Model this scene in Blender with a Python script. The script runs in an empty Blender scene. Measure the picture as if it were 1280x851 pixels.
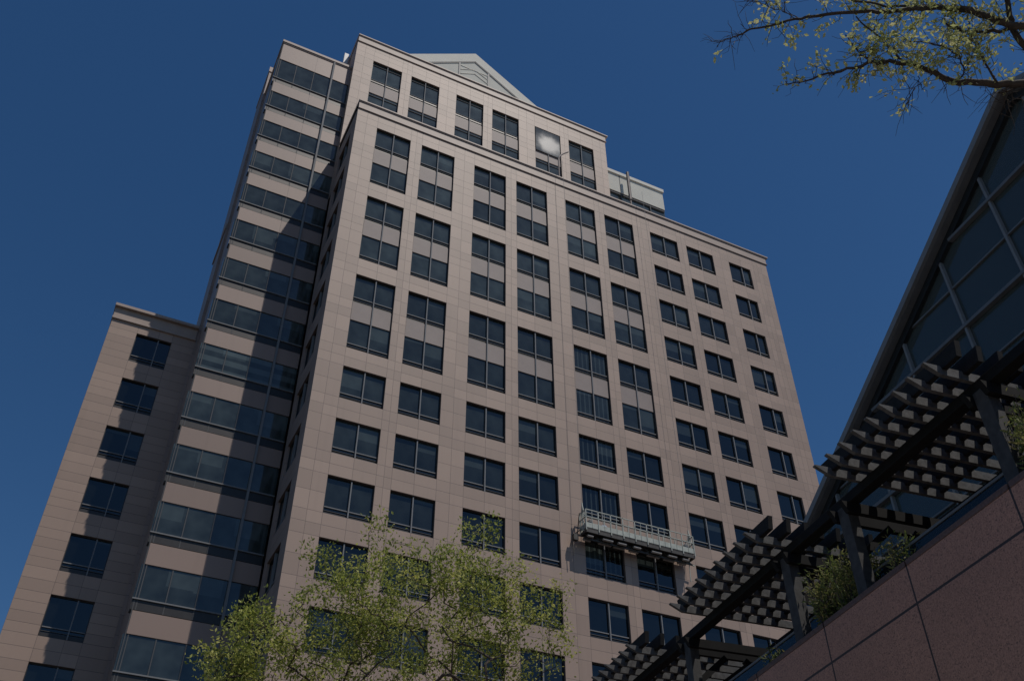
import bpy, bmesh, math, random
import numpy as np
from mathutils import Vector, Matrix

random.seed(7)
rng = np.random.default_rng(11)
S = bpy.context.scene
COL = S.collection

# ------------------------------------------------------------------ camera
CAM = Vector((-11.443, -46.773, 1.59))
YAW, PITCH, ROLL, FPX = 0.46097, 0.70523, -0.00369, 1206.0
def cam_basis():
    f = Vector((math.sin(YAW)*math.cos(PITCH), math.cos(YAW)*math.cos(PITCH), math.sin(PITCH)))
    r = Vector((math.cos(YAW), -math.sin(YAW), 0)); u = r.cross(f)
    return r*math.cos(ROLL)+u*math.sin(ROLL), u*math.cos(ROLL)-r*math.sin(ROLL), f
CR, CU, CF = cam_basis()
cd = bpy.data.cameras.new('camera')
cd.sensor_width = 36; cd.lens = FPX/1280*36; cd.clip_start = 0.1; cd.clip_end = 8000
cam = bpy.data.objects.new('camera', cd); COL.objects.link(cam)
cam.matrix_world = Matrix(((CR.x, CU.x, -CF.x, CAM.x), (CR.y, CU.y, -CF.y, CAM.y), (CR.z, CU.z, -CF.z, CAM.z), (0, 0, 0, 1)))
S.camera = cam
def at(u, v, dist):
    """a point seen along photograph direction (u, v), dist metres from the viewpoint"""
    d = CF + CR*((u-640)/FPX) - CU*((v-425.5)/FPX)
    return CAM + d.normalized()*dist

# ------------------------------------------------------------------ light
SD = Vector((0.56, -1.0, 2.1)).normalized()          # towards the sun
EL = math.asin(SD.z); AZ = math.atan2(SD.x, SD.y)
w = bpy.data.worlds.new('World'); S.world = w; w.use_nodes = True
nt = w.node_tree; bg = nt.nodes['Background']
sky = nt.nodes.new('ShaderNodeTexSky'); sky.sky_type = 'NISHITA'; sky.sun_disc = False
sky.sun_elevation = EL; sky.sun_rotation = AZ
sky.air_density = 1.0; sky.dust_density = 0.25; sky.ozone_density = 3.0; sky.altitude = 300
hs = nt.nodes.new('ShaderNodeHueSaturation'); hs.inputs['Saturation'].default_value = 1.25; hs.inputs['Hue'].default_value = .502
nt.links.new(sky.outputs[0], hs.inputs['Color']); nt.links.new(hs.outputs[0], bg.inputs[0]); bg.inputs[1].default_value = 0.118

sl = bpy.data.lights.new('sun', 'SUN'); sl.energy = 4.8; sl.angle = math.radians(0.5); sl.color = (1.0, 0.93, 0.85)
so = bpy.data.objects.new('sun', sl); COL.objects.link(so); so.location = (20, -60, 120)
so.rotation_euler = (-SD).to_track_quat('-Z', 'Y').to_euler()
S.view_settings.view_transform = 'Standard'; S.view_settings.look = 'None'
S.view_settings.exposure = -0.92; S.view_settings.gamma = 1.0

# ------------------------------------------------------------------ materials
class NT:
    def __init__(s, name):
        s.m = bpy.data.materials.new(name); s.m.use_nodes = True
        s.t = s.m.node_tree; s.b = s.t.nodes['Principled BSDF']; s.out = s.t.nodes['Material Output']
    def n(s, typ, **kw):
        x = s.t.nodes.new(typ)
        for k, v in kw.items(): setattr(x, k, v)
        return x
    def l(s, a, b): s.t.links.new(a, b)
    def math(s, op, a, b=None, c=None):
        x = s.n('ShaderNodeMath', operation=op)
        for i, v in enumerate((a, b, c)):
            if v is None: continue
            if isinstance(v, (int, float)): x.inputs[i].default_value = v
            else: s.l(v, x.inputs[i])
        return x.outputs[0]
    def mix(s, fac, a, b, blend='MIX'):
        x = s.n('ShaderNodeMix', data_type='RGBA', blend_type=blend)
        for i, v in ((0, fac), (6, a), (7, b)):
            if isinstance(v, (int, float)): x.inputs[i].default_value = v
            elif isinstance(v, tuple): x.inputs[i].default_value = (*v, 1) if len(v) == 3 else v
            else: s.l(v, x.inputs[i])
        return x.outputs[2]
    def noise(s, vec, scale, detail=4, rough=.55):
        x = s.n('ShaderNodeTexNoise'); x.inputs['Scale'].default_value = scale
        x.inputs['Detail'].default_value = detail; x.inputs['Roughness'].default_value = rough
        if vec is not None: s.l(vec, x.inputs['Vector'])
        return x.outputs[0]
    def obj(s): return s.n('ShaderNodeTexCoord').outputs['Object']
    def ramp(s, f, a, b):
        x = s.n('ShaderNodeMapRange'); s.l(f, x.inputs[0])
        x.inputs[1].default_value, x.inputs[2].default_value = a, b
        return x.outputs[0]
def plain(name, col, rough=.5, metal=0, var=.12, scale=3, bump=0):
    k = NT(name); o = k.obj(); f = k.noise(o, scale)
    c = k.mix(k.ramp(f, .3, .7), tuple(x*(1-var) for x in col), tuple(x*(1+var) for x in col))
    k.l(c, k.b.inputs['Base Color']); k.b.inputs['Roughness'].default_value = rough; k.b.inputs['Metallic'].default_value = metal
    if bump:
        bn = k.n('ShaderNodeBump'); bn.inputs['Strength'].default_value = bump; bn.inputs['Distance'].default_value = .01
        k.l(k.noise(o, scale*12, 3), bn.inputs['Height']); k.l(bn.outputs[0], k.b.inputs['Normal'])
    return k.m

FH, Z1, PP = 4.0, 63.6, 8.43
def stone(name, base, axis=0, xlines=(0, 1.425, 2.85, 3.33, 3.81, 5.235, 6.66, 7.545), xper=PP, xoff=0.0, zoff=Z1, zl=(0, 1.25, 2.5, 3.25)):
    """polished stone cladding: joints at the head, middle and sill of each storey, panel to panel tone changes"""
    k = NT(name); o = k.obj(); sp = k.n('ShaderNodeSeparateXYZ'); k.l(o, sp.inputs[0])
    xx = sp.outputs[axis]; zz = sp.outputs[2]
    xm = k.math('FLOORED_MODULO', k.math('SUBTRACT', xx, xoff), xper)
    zm = k.math('FLOORED_MODULO', k.math('SUBTRACT', zoff, zz), FH)
    def near(v, ls, wd, per):
        acc = None; idx = None
        for c in list(ls)+[per]:
            a = k.math('ABSOLUTE', k.math('SUBTRACT', v, c)); a = k.math('LESS_THAN', a, wd)
            acc = a if acc is None else k.math('MAXIMUM', acc, a)
            st = k.math('GREATER_THAN', v, c); idx = st if idx is None else k.math('ADD', idx, st)
        return acc, idx
    jx, ix = near(xm, xlines, .013, xper); jz, iz = near(zm, zl, .016, FH)
    cell = k.n('ShaderNodeCombineXYZ')
    k.l(k.math('ADD', k.math('MULTIPLY', k.math('FLOOR', k.math('DIVIDE', k.math('SUBTRACT', xx, xoff), xper)), 17.0), ix), cell.inputs[0])
    k.l(k.math('ADD', k.math('MULTIPLY', k.math('FLOOR', k.math('DIVIDE', k.math('SUBTRACT', zoff, zz), FH)), 13.0), iz), cell.inputs[2])
    wn = k.n('ShaderNodeTexWhiteNoise', noise_dimensions='3D'); k.l(cell.outputs[0], wn.inputs['Vector'])
    tone = k.math('ADD', k.math('MULTIPLY', wn.outputs['Value'], .20), .90)
    hsv = k.n('ShaderNodeHueSaturation'); k.l(tone, hsv.inputs['Value'])
    big = k.ramp(k.noise(o, .12, 3), .3, .7); fine = k.ramp(k.noise(o, 30, 2, .7), .25, .75)
    c = k.mix(big, tuple(x*.94 for x in base), tuple(x*1.05 for x in base))
    c = k.mix(k.math('MULTIPLY', fine, .25), c, tuple(x*.72 for x in base))
    # rain streaks running down the wall
    mp = k.n('ShaderNodeMapping'); mp.inputs['Scale'].default_value = (1.6, 1.6, .06); k.l(o, mp.inputs[0])
    stv = k.ramp(k.noise(mp.outputs[0], 1.0, 4), .52, .8)
    c = k.mix(k.math('MULTIPLY', stv, .32), c, tuple(x*.7 for x in base))
    k.l(c, hsv.inputs['Color'])
    j = k.math('MAXIMUM', jx, jz)
    c = k.mix(k.math('MULTIPLY', j, .62), hsv.outputs[0], (.07, .055, .05))
    k.l(c, k.b.inputs['Base Color']); k.b.inputs['Roughness'].default_value = .55
    bn = k.n('ShaderNodeBump'); bn.inputs['Strength'].default_value = .35; bn.inputs['Distance'].default_value = .02
    k.l(k.math('SUBTRACT', 1.0, j), bn.inputs['Height']); k.l(bn.outputs[0], k.b.inputs['Normal'])
    return k.m

STONE = (.365, .262, .203)
M = {}
M['stone'] = stone('pink_stone', STONE)
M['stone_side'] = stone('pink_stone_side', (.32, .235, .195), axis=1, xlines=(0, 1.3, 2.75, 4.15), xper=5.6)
M['stone_wing'] = stone('pink_stone_wing', STONE, xlines=(0, 1.87, 3.35, 4.3), xper=5.9, xoff=-14.14, zoff=62.8, zl=(0, .62, 1.25, 1.9, 2.5, 3.25))
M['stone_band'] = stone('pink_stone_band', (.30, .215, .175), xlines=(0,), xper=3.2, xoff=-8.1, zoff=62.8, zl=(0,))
M['cornice'] = plain('cornice_stone', (.37, .285, .235), .56, var=.08, scale=1.2)
M['spandrel'] = plain('spandrel_stone', (.255, .205, .185), .62, var=.07, scale=1)
M['white_panel'] = plain('white_panel', (.78, .75, .66), .95, var=.05, scale=.6)
M['grey_panel'] = plain('grey_panel', (.66, .645, .57), .95, var=.05, scale=.6)
M['dark_joint'] = plain('dark_frame', (.02, .02, .02), .5)
M['bronze'] = plain('bronze_frame', (.035, .033, .032), .45, .3)
M['alu'] = plain('aluminium_fin', (.20, .205, .21), .8, .0, var=.06)
M['alu_dull'] = plain('dull_aluminium', (.08, .083, .087), .8, .0, var=.08)
M['black'] = plain('black_paint', (.016, .017, .018), .55, var=.25, scale=6)
M['rafter'] = plain('weathered_grey_timber', (.10, .101, .102), .75, var=.3, scale=11, bump=.25)  # sunlit tone put into the colour, paler than the battens
M['batten'] = plain('dark_stained_timber', (.016, .016, .0165), .75, var=.3, scale=9, bump=.2)  # shade put into the colour, darker than the rafters
for q in ('rafter', 'batten'): M[q].node_tree.nodes['Principled BSDF'].inputs['Specular IOR Level'].default_value = .2
M['pergola'] = plain('weathered_dark_paint', (.04, .04, .041), .75, var=.35, scale=9, bump=.25)
M['beam'] = plain('black_beam_paint', (.008, .0083, .0087), .8, var=.3, scale=5); M['beam'].node_tree.nodes['Principled BSDF'].inputs['Specular IOR Level'].default_value = .2
M['roof_grey'] = plain('grey_roof_metal', (.15, .155, .16), .6, .0, var=.12)
M['rig'] = plain('platform_aluminium', (.40, .42, .37), .6, .0, var=.15, scale=4)
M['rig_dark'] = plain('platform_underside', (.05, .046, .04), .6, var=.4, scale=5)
M['rubber'] = plain('pale_roller', (.34, .30, .26), .6, var=.2, scale=4)
M['cloth'] = plain('pale_blue_cloth', (.28, .34, .43), .8, var=.2, scale=5)
M['cloth_green'] = plain('lime_cloth', (.22, .30, .08), .8, var=.2, scale=5)
M['bark'] = plain('bark', (.055, .042, .034), .85, var=.45, scale=14, bump=.5)
M['soil'] = plain('soil', (.03, .023, .018), .9, var=.3)
M['fascia'] = plain('grey_fascia', (.22, .22, .22), .6, var=.08)
M['white_steel'] = plain('white_steel', (.55, .57, .58), .4, var=.05)
M['rust'] = plain('grey_pipe', (.22, .19, .17), .5, .3, var=.2)
M['inside'] = plain('dim_interior', (.2, .21, .22), .8, var=.3, scale=.8)
M['lamp_glass'] = plain('opal_dome', (.75, .75, .72), .3, var=.03)

def glass_opaque(name):
    """tinted office glazing over drawn or open blinds; the object's colour says how much blind shows"""
    k = NT(name); o = k.obj(); sp = k.n('ShaderNodeSeparateXYZ'); k.l(o, sp.inputs[0])
    oi = k.n('ShaderNodeObjectInfo'); cs = k.n('ShaderNodeSeparateColor'); k.l(oi.outputs['Color'], cs.inputs[0])
    amt, strp, band = cs.outputs
    wx = k.math('LESS_THAN', k.math('FLOORED_MODULO', k.math('MULTIPLY', sp.outputs[0], 2.7), 1.0), .28)
    bz = k.math('GREATER_THAN', k.math('FLOORED_MODULO', k.math('MULTIPLY', sp.outputs[2], 1.15), 1.0), .5)
    cloud = k.ramp(k.noise(o, .8, 2), .3, .75)
    d = k.math('MULTIPLY', amt, k.math('ADD', .55, k.math('MULTIPLY', cloud, .75)))
    d = k.math('ADD', d, k.math('MULTIPLY', k.math('MULTIPLY', wx, strp), .04))
    d = k.math('ADD', d, k.math('MULTIPLY', k.math('MULTIPLY', bz, band), .06))
    # roller blinds left at different heights, each leaf of a window its own
    wn = k.n('ShaderNodeTexWhiteNoise', noise_dimensions='2D'); cv = k.n('ShaderNodeCombineXYZ')
    k.l(k.math('MULTIPLY', oi.outputs['Random'], 91.7), cv.inputs[0]); k.l(k.math('FLOOR', k.math('DIVIDE', sp.outputs[0], 1.52)), cv.inputs[1]); k.l(cv.outputs[0], wn.inputs['Vector'])
    drop = k.math('SUBTRACT', k.math('MULTIPLY', wn.outputs['Value'], 3.6), 2.0)
    zd = k.math('FLOORED_MODULO', k.math('MULTIPLY', sp.outputs[2], -1.0), 4.0)
    d = k.math('ADD', d, k.math('MULTIPLY', k.math('LESS_THAN', zd, drop), .034))
    cc = k.n('ShaderNodeCombineColor')
    k.l(k.math('MULTIPLY', d, .72), cc.inputs[0]); k.l(k.math('MULTIPLY', d, .92), cc.inputs[1]); k.l(k.math('MULTIPLY', d, .90), cc.inputs[2])
    k.l(cc.outputs[0], k.b.inputs['Base Color'])
    k.b.inputs['Roughness'].default_value = .04; k.b.inputs['IOR'].default_value = 1.62
    # slightly pillowed panes
    bn = k.n('ShaderNodeBump'); bn.inputs['Strength'].default_value = .03; bn.inputs['Distance'].default_value = .1
    k.l(k.noise(o, .9, 1), bn.inputs['Height']); k.l(bn.outputs[0], k.b.inputs['Normal'])
    return k.m
M['glass'] = glass_opaque('tinted_glass')
# painted sun glint: a round patch of paler colour and higher roughness
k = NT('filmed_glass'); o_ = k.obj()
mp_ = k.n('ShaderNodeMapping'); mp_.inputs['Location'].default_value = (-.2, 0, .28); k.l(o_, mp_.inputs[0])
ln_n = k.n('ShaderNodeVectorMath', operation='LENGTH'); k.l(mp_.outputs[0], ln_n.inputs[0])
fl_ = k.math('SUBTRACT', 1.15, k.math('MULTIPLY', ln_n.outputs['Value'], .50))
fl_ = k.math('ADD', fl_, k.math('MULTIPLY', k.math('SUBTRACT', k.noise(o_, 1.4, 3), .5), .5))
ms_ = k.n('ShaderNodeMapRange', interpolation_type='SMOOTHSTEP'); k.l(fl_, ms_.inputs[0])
glint = ms_.outputs[0]
k.l(k.math('ADD', .04, k.math('MULTIPLY', glint, .31)), k.b.inputs['Roughness']); k.b.inputs['IOR'].default_value = 1.27
k.l(k.mix(glint, (.10, .11, .115), (.34, .34, .33)), k.b.inputs['Base Color']); M['filmed_glass'] = k.m
def glass_clear(name, tint, refl=1.5, veil=.3, vc=(.21, .255, .245)):
    k = NT(name)
    tr = k.n('ShaderNodeBsdfTransparent'); tr.inputs[0].default_value = (*tint, 1)
    gl = k.n('ShaderNodeBsdfGlossy'); gl.inputs['Roughness'].default_value = .03; gl.inputs[0].default_value = (.9, .95, 1, 1)
    df = k.n('ShaderNodeBsdfDiffuse'); df.inputs[0].default_value = (*vc, 1)
    fr = k.n('ShaderNodeFresnel'); fr.inputs[0].default_value = refl
    a = k.n('ShaderNodeMixShader'); a.inputs[0].default_value = veil; k.l(tr.outputs[0], a.inputs[1]); k.l(df.outputs[0], a.inputs[2])
    b = k.n('ShaderNodeMixShader'); k.l(fr.outputs[0], b.inputs[0]); k.l(a.outputs[0], b.inputs[1]); k.l(gl.outputs[0], b.inputs[2])
    k.l(b.outputs[0], k.out.inputs[0]); return k.m
M['atrium_glass'] = glass_clear('atrium_glass', (.62, .68, .69), 1.5)
M['guard_glass'] = glass_clear('guard_glass', (.42, .52, .56), 1.45, .12, (.1, .13, .15))

def granite():
    k = NT('red_granite'); o = k.obj(); sp = k.n('ShaderNodeSeparateXYZ'); k.l(o, sp.inputs[0])
    base = (.385, .205, .142)
    v = k.n('ShaderNodeTexVoronoi'); v.inputs['Scale'].default_value = 62; k.l(o, v.inputs['Vector'])
    gs = k.n('ShaderNodeSeparateColor'); k.l(v.outputs['Color'], gs.inputs[0])
    c = k.mix(k.ramp(gs.outputs[0], .1, .9), tuple(x*.8 for x in base), tuple(x*1.2 for x in base))
    c = k.mix(k.math('MULTIPLY', k.math('GREATER_THAN', gs.outputs[1], .9), .5), c, (.028, .022, .022))
    c = k.mix(k.math('MULTIPLY', k.ramp(k.noise(o, .7, 3), .35, .75), .35), c, tuple(x*.62 for x in base))
    # joints: object x runs along the wall, object z is the height
    xm = k.math('FLOORED_MODULO', k.math('SUBTRACT', sp.outputs[1], 7.90), 2.13)
    jx = k.math('LESS_THAN', xm, .032)
    jz = k.math('LESS_THAN', k.math('ABSOLUTE', k.math('SUBTRACT', sp.outputs[2], 7.36)), .018)
    jz2 = k.math('LESS_THAN', k.math('ABSOLUTE', k.math('SUBTRACT', sp.outputs[2], 4.35)), .018)
    j = k.math('MAXIMUM', jx, k.math('MAXIMUM', jz, jz2))
    c = k.mix(k.math('MULTIPLY', j, .93), c, (.012, .010, .010))
    k.l(c, k.b.inputs['Base Color']); k.b.inputs['Roughness'].default_value = .5
    bn = k.n('ShaderNodeBump'); bn.inputs['Strength'].default_value = .6; bn.inputs['Distance'].default_value = .02
    k.l(k.math('SUBTRACT', 1.0, j), bn.inputs['Height']); k.l(bn.outputs[0], k.b.inputs['Normal'])
    return k.m
M['granite'] = granite()
M['coping'] = plain('dark_granite_coping', (.105, .062, .052), .6, var=.3, scale=26)

def leaf_mat(name, c1, c2, c3):
    k = NT(name)
    at_ = k.n('ShaderNodeAttribute', attribute_name='leaf'); f = at_.outputs['Fac']
    c = k.mix(k.ramp(f, 0, .55), c1, c2); c = k.mix(k.ramp(f, .55, 1), c, c3)
    k.l(c, k.b.inputs['Base Color']); k.b.inputs['Roughness'].default_value = .68
    tl = k.n('ShaderNodeBsdfTranslucent'); k.l(c, tl.inputs[0])
    mx = k.n('ShaderNodeMixShader'); mx.inputs[0].default_value = .42
    k.l(k.b.outputs[0], mx.inputs[1]); k.l(tl.outputs[0], mx.inputs[2]); k.l(mx.outputs[0], k.out.inputs[0])
    return k.m
M['leaf_spring'] = leaf_mat('spring_leaf', (.14, .18, .035), (.36, .41, .085), (.58, .56, .18))
M['leaf_high'] = leaf_mat('pale_spring_leaf', (.34, .38, .13), (.52, .54, .22), (.62, .60, .32))
M['leaf_shrub'] = leaf_mat('shrub_leaf', (.09, .13, .035), (.2, .24, .07), (.32, .28, .12))

def ground_mat():
    k = NT('paving'); o = k.obj()
    b = k.n('ShaderNodeTexBrick'); b.inputs['Scale'].default_value = 1.0; k.l(o, b.inputs['Vector'])
    b.inputs['Color1'].default_value = (.40, .34, .29, 1); b.inputs['Color2'].default_value = (.35, .295, .25, 1); b.inputs['Mortar'].default_value = (.07, .065, .06, 1)
    b.inputs['Mortar Size'].default_value = .012; b.inputs['Brick Width'].default_value = .8; b.inputs['Row Height'].default_value = .8; b.offset = 0
    k.l(k.mix(k.math('MULTIPLY', k.ramp(k.noise(o, .3), .3, .7), .4), b.outputs[0], (.26, .22, .19)), k.b.inputs['Base Color'])
    k.b.inputs['Roughness'].default_value = .75; return k.m
M['ground'] = ground_mat()
M['asphalt'] = plain('asphalt', (.05, .05, .052), .85, var=.25, scale=.4)

# ------------------------------------------------------------------ mesh helpers
class MB:
    """collects boxes, bars, tubes; build() links them as one mesh object"""
    def __init__(s): s.v = []; s.f = []; s.mi = []
    def quad(s, *p, m=0):
        i = len(s.v); s.v += [tuple(q) for q in p]; s.f.append(tuple(range(i, i+len(p)))); s.mi.append(m)
    def box(s, x0, x1, y0, y1, z0, z1, m=0):
        i = len(s.v)
        s.v += [(x, y, z) for z in (z0, z1) for y in (y0, y1) for x in (x0, x1)]
        for q in ((0, 2, 3, 1), (4, 5, 7, 6), (0, 1, 5, 4), (1, 3, 7, 5), (3, 2, 6, 7), (2, 0, 4, 6)):
            s.f.append(tuple(i+a for a in q)); s.mi.append(m)
    def prism(s, poly, h0, h1, plane='xz', m=0):
        """extrude a polygon: plane 'xz' extrudes along y, 'yz' along x, 'xy' along z"""
        def P(a, b, h): return {'xz': (a, h, b), 'yz': (h, a, b), 'xy': (a, b, h)}[plane]
        i = len(s.v); n = len(poly)
        s.v += [P(a, b, h0) for a, b in poly]+[P(a, b, h1) for a, b in poly]
        s.f.append(tuple(range(i, i+n))); s.f.append(tuple(range(i+2*n-1, i+n-1, -1)))
        for k in range(n): s.f.append((i+k, i+n+k, i+n+(k+1) % n, i+(k+1) % n))
        s.mi += [m]*(n+2)
    def bar(s, a, b, w, h=None, up=(0, 0, 1), m=0):
        a = Vector(a); b = Vector(b); h = h or w; d = (b-a).normalized(); u = Vector(up)
        if abs(d.dot(u)) > .98: u = Vector((1, 0, 0))
        r = d.cross(u).normalized(); u = r.cross(d)
        i = len(s.v)
        for p in (a, b):
            for sx, sz in ((-1, -1), (1, -1), (1, 1), (-1, 1)): s.v.append(tuple(p+r*(sx*w/2)+u*(sz*h/2)))
        for q in ((3, 2, 1, 0), (4, 5, 6, 7), (0, 1, 5, 4), (1, 2, 6, 5), (2, 3, 7, 6), (3, 0, 4, 7)): s.f.append(tuple(i+k for k in q)); s.mi.append(m)
    def tube(s, pts, rad, n=6, m=0):
        pts = [Vector(p) for p in pts]
        if isinstance(rad, (int, float)): rad = [rad]*len(pts)
        base = len(s.v); prev = None
        for k, p in enumerate(pts):
            d = (pts[min(k+1, len(pts)-1)]-pts[max(k-1, 0)])
            d = d.normalized() if d.length > 1e-9 else Vector((0, 0, 1))
            a = prev if prev is not None else (Vector((0, 0, 1)) if abs(d.z) < .9 else Vector((1, 0, 0)))
            r = a-d*a.dot(d)
            if r.length < 1e-4: r = d.orthogonal()
            r.normalize(); prev = r; u = d.cross(r)
            for q in range(n):
                t = 2*math.pi*q/n; s.v.append(tuple(p+(r*math.cos(t)+u*math.sin(t))*rad[k]))
        for k in range(len(pts)-1):
            for q in range(n):
                a0 = base+k*n+q; b0 = base+k*n+(q+1) % n; s.f.append((a0, b0, b0+n, a0+n)); s.mi.append(m)
        s.f.append(tuple(base+q for q in reversed(range(n)))); s.f.append(tuple(base+(len(pts)-1)*n+q for q in range(n))); s.mi += [m, m]
    def mesh(s, name, mats):
        me = bpy.data.meshes.new(name); me.from_pydata(s.v, [], s.f)
        for x in (mats if isinstance(mats, (list, tuple)) else [mats]): me.materials.append(M[x])
        me.polygons.foreach_set('material_index', s.mi)
        bm = bmesh.new(); bm.from_mesh(me); bmesh.ops.recalc_face_normals(bm, faces=bm.faces[:]); bm.to_mesh(me); bm.free()
        me.update(); return me
    def build(s, name, mats, parent=None, bevel=0, loc=None):
        o = bpy.data.objects.new(name, s.mesh(name, mats)); COL.objects.link(o)
        if parent: o.parent = parent
        if loc: o.location = loc
        if bevel:
            b = o.modifiers.new('bevel', 'BEVEL'); b.width = bevel; b.segments = 2; b.limit_method = 'ANGLE'
        return o
def tag(o, label, cat, group=None, kind=None):
    if label: o['label'] = label
    if cat: o['category'] = cat
    if group: o['group'] = group
    if kind: o['kind'] = kind
    return o
def empty(name, loc=(0, 0, 0), rz=0):
    o = bpy.data.objects.new(name, None); COL.objects.link(o); o.location = loc; o.rotation_euler.z = rz; o.empty_display_size = .3
    return o
def copy_tree(o, parent=None, loc=None, rz=None):
    c = o.copy(); COL.objects.link(c); c.parent = parent
    if loc is not None: c.location = loc
    if rz is not None: c.rotation_euler.z = rz
    for ch in list(o.children): copy_tree(ch, c)
    return c
def facade(mb, O, U, N, W, z0, z1, holes, depth):
    """wall face with real openings. O: origin at u=0, U: along, N: inward; holes: (u0, u1, za, zb)"""
    us = sorted({0, W, *[h[0] for h in holes], *[h[1] for h in holes]}); zs = sorted({z0, z1, *[h[2] for h in holes], *[h[3] for h in holes]})
    P = lambda u, z, d=0: (O[0]+U[0]*u+N[0]*d, O[1]+U[1]*u+N[1]*d, z)
    for i in range(len(us)-1):
        for j in range(len(zs)-1):
            cu, cz = (us[i]+us[i+1])/2, (zs[j]+zs[j+1])/2
            if any(h[0] < cu < h[1] and h[2] < cz < h[3] for h in holes): continue
            mb.quad(P(us[i], zs[j]), P(us[i+1], zs[j]), P(us[i+1], zs[j+1]), P(us[i], zs[j+1]))
    for a, b, c, d in holes:
        for q in (((a, c), (b, c)), ((b, c), (b, d)), ((b, d), (a, d)), ((a, d), (a, c))):
            mb.quad(P(*q[0]), P(*q[1]), P(*q[1], depth), P(*q[0], depth))
        mb.quad(P(a, c, depth), P(b, c, depth), P(b, d, depth), P(a, d, depth))

# ------------------------------------------------------------------ setting: ground
g = MB(); g.quad((-2500, -2500, 0), (2500, -2500, 0), (2500, 2500, 0), (-2500, 2500, 0))
tag(g.build('ground', 'asphalt'), 'dark street ground around the tower', 'ground', kind='structure')
g = MB(); g.box(-26, 4, -70, -26, -.2, .12); tag(g.build('plaza', 'ground'), 'pale paved plaza below the granite wall', 'plaza', kind='structure')  # unseen pale paving, added to bounce warm light onto the granite

# ------------------------------------------------------------------ the office tower
T = empty('office_tower', (18, 0, 0))
tag(T, 'tall stepped office tower clad in pinkish stone with rows of dark windows', 'building')
def put(o):                       # world-placed part of the tower
    o.parent = T; o.matrix_parent_inverse = Matrix.Translation((-18, 0, 0)); return o
XL, XR, YU, YB, YW = -1.72, 38.2, 5.0, 5.7, 11.9
RD = .24                          # window reveal
colx = [PP*(i//2)+3.81*(i % 2) for i in range(9)]
WW, WH, BH = 2.85, 2.5, 6.5
NROW = 12
front = []; wins = []; bays = []
for i, x in enumerate(colx):
    wd = 2.4 if i == 8 else WW
    for r in range(NROW):
        z = Z1-FH*r
        if i < 6 and r < 6:
            if r % 2 == 0: front.append((x-XL, x+wd-XL, z-BH, z)); bays.append((x, 0, z, 0))
        else:
            front.append((x-XL, x+wd-XL, z-WH, z)); wins.append((x, 0, z, 0, wd, i, r))
# front block
mb = MB()
facade(mb, (XL, 0), (1, 0), (0, 1), XR-XL, 0, 65.9, front, RD)
mb.quad((XR, 0, 0), (XR, 30, 0), (XR, 30, 65.9), (XR, 0, 65.9)); mb.quad((XR, 30, 0), (XL, 30, 0), (XL, 30, 65.9), (XR, 30, 65.9))
mb.quad((XL, 0, 65.9), (XR, 0, 65.9), (XR, 30, 65.9), (XL, 30, 65.9))
put(mb.build('front_wall', 'stone'))
# its west side, with one column of windows
mb = MB(); sidew = []
holes = []
for r in range(13):
    z = Z1-FH*r; holes.append((YU-4.25, YU-1.4, z-WH, z)); sidew.append((XL, 4.25, z))
facade(mb, (XL, YU), (0, -1), (1, 0), YU, 0, 65.9, holes, RD)
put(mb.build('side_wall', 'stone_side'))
# upper block (set back)
up_rows = [(79.6, 79.6-2.6), (74.85, 74.85-2.6)]
uh = [(x-XL, x+WW-XL, 72.2, 79.6) for x in colx[:6]]
mb = MB(); XU = 25.05
facade(mb, (XL, YU), (1, 0), (0, 1), XU-XL, 65.0, 82.2, uh, RD)
mb.quad((XU, YU, 60), (XU, 24, 60), (XU, 24, 82.2), (XU, YU, 82.2)); mb.quad((XL, 24, 60), (XL, YU, 60), (XL, YU, 82.2), (XL, 24, 82.2))
mb.quad((XU, 24, 60), (XL, 24, 60), (XL, 24, 82.2), (XU, 24, 82.2)); mb.quad((XL, YU, 82.2), (XU, YU, 82.2), (XU, 24, 82.2), (XL, 24, 82.2))
# strip of the same wall that shows beside the glazed block
mb.quad((XL-.02, YU+.004, 60), (XL+.4, YU+.004, 60), (XL+.4, YU+.004, 65.0), (XL-.02, YU+.004, 65.0))
put(mb.build('upper_wall', 'stone'))
def cornice(x0, x1, y0, y1, zt, side=.0):
    c = MB()
    c.box(x0-side, x1+.34, y0-.15, y1, zt-.16, zt)
    c.box(x0-side+.02, x1+.22, y0-.09, y1, zt-.26, zt-.16)
    c.box(x0-side+.04, x1+.08, y0-.05, y1, zt-.98, zt-.26)
    c.box(x0-side+.03, x1+.16, y0-.09, y1, zt-1.05, zt-.98)
    return put(c.build('cornice', 'cornice', bevel=.02))
cornice(XL-.02, XR, 0, 4.9, 66.2, .02)
cornice(XL-.02, XU, YU, 9, 82.75, .02)

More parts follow.
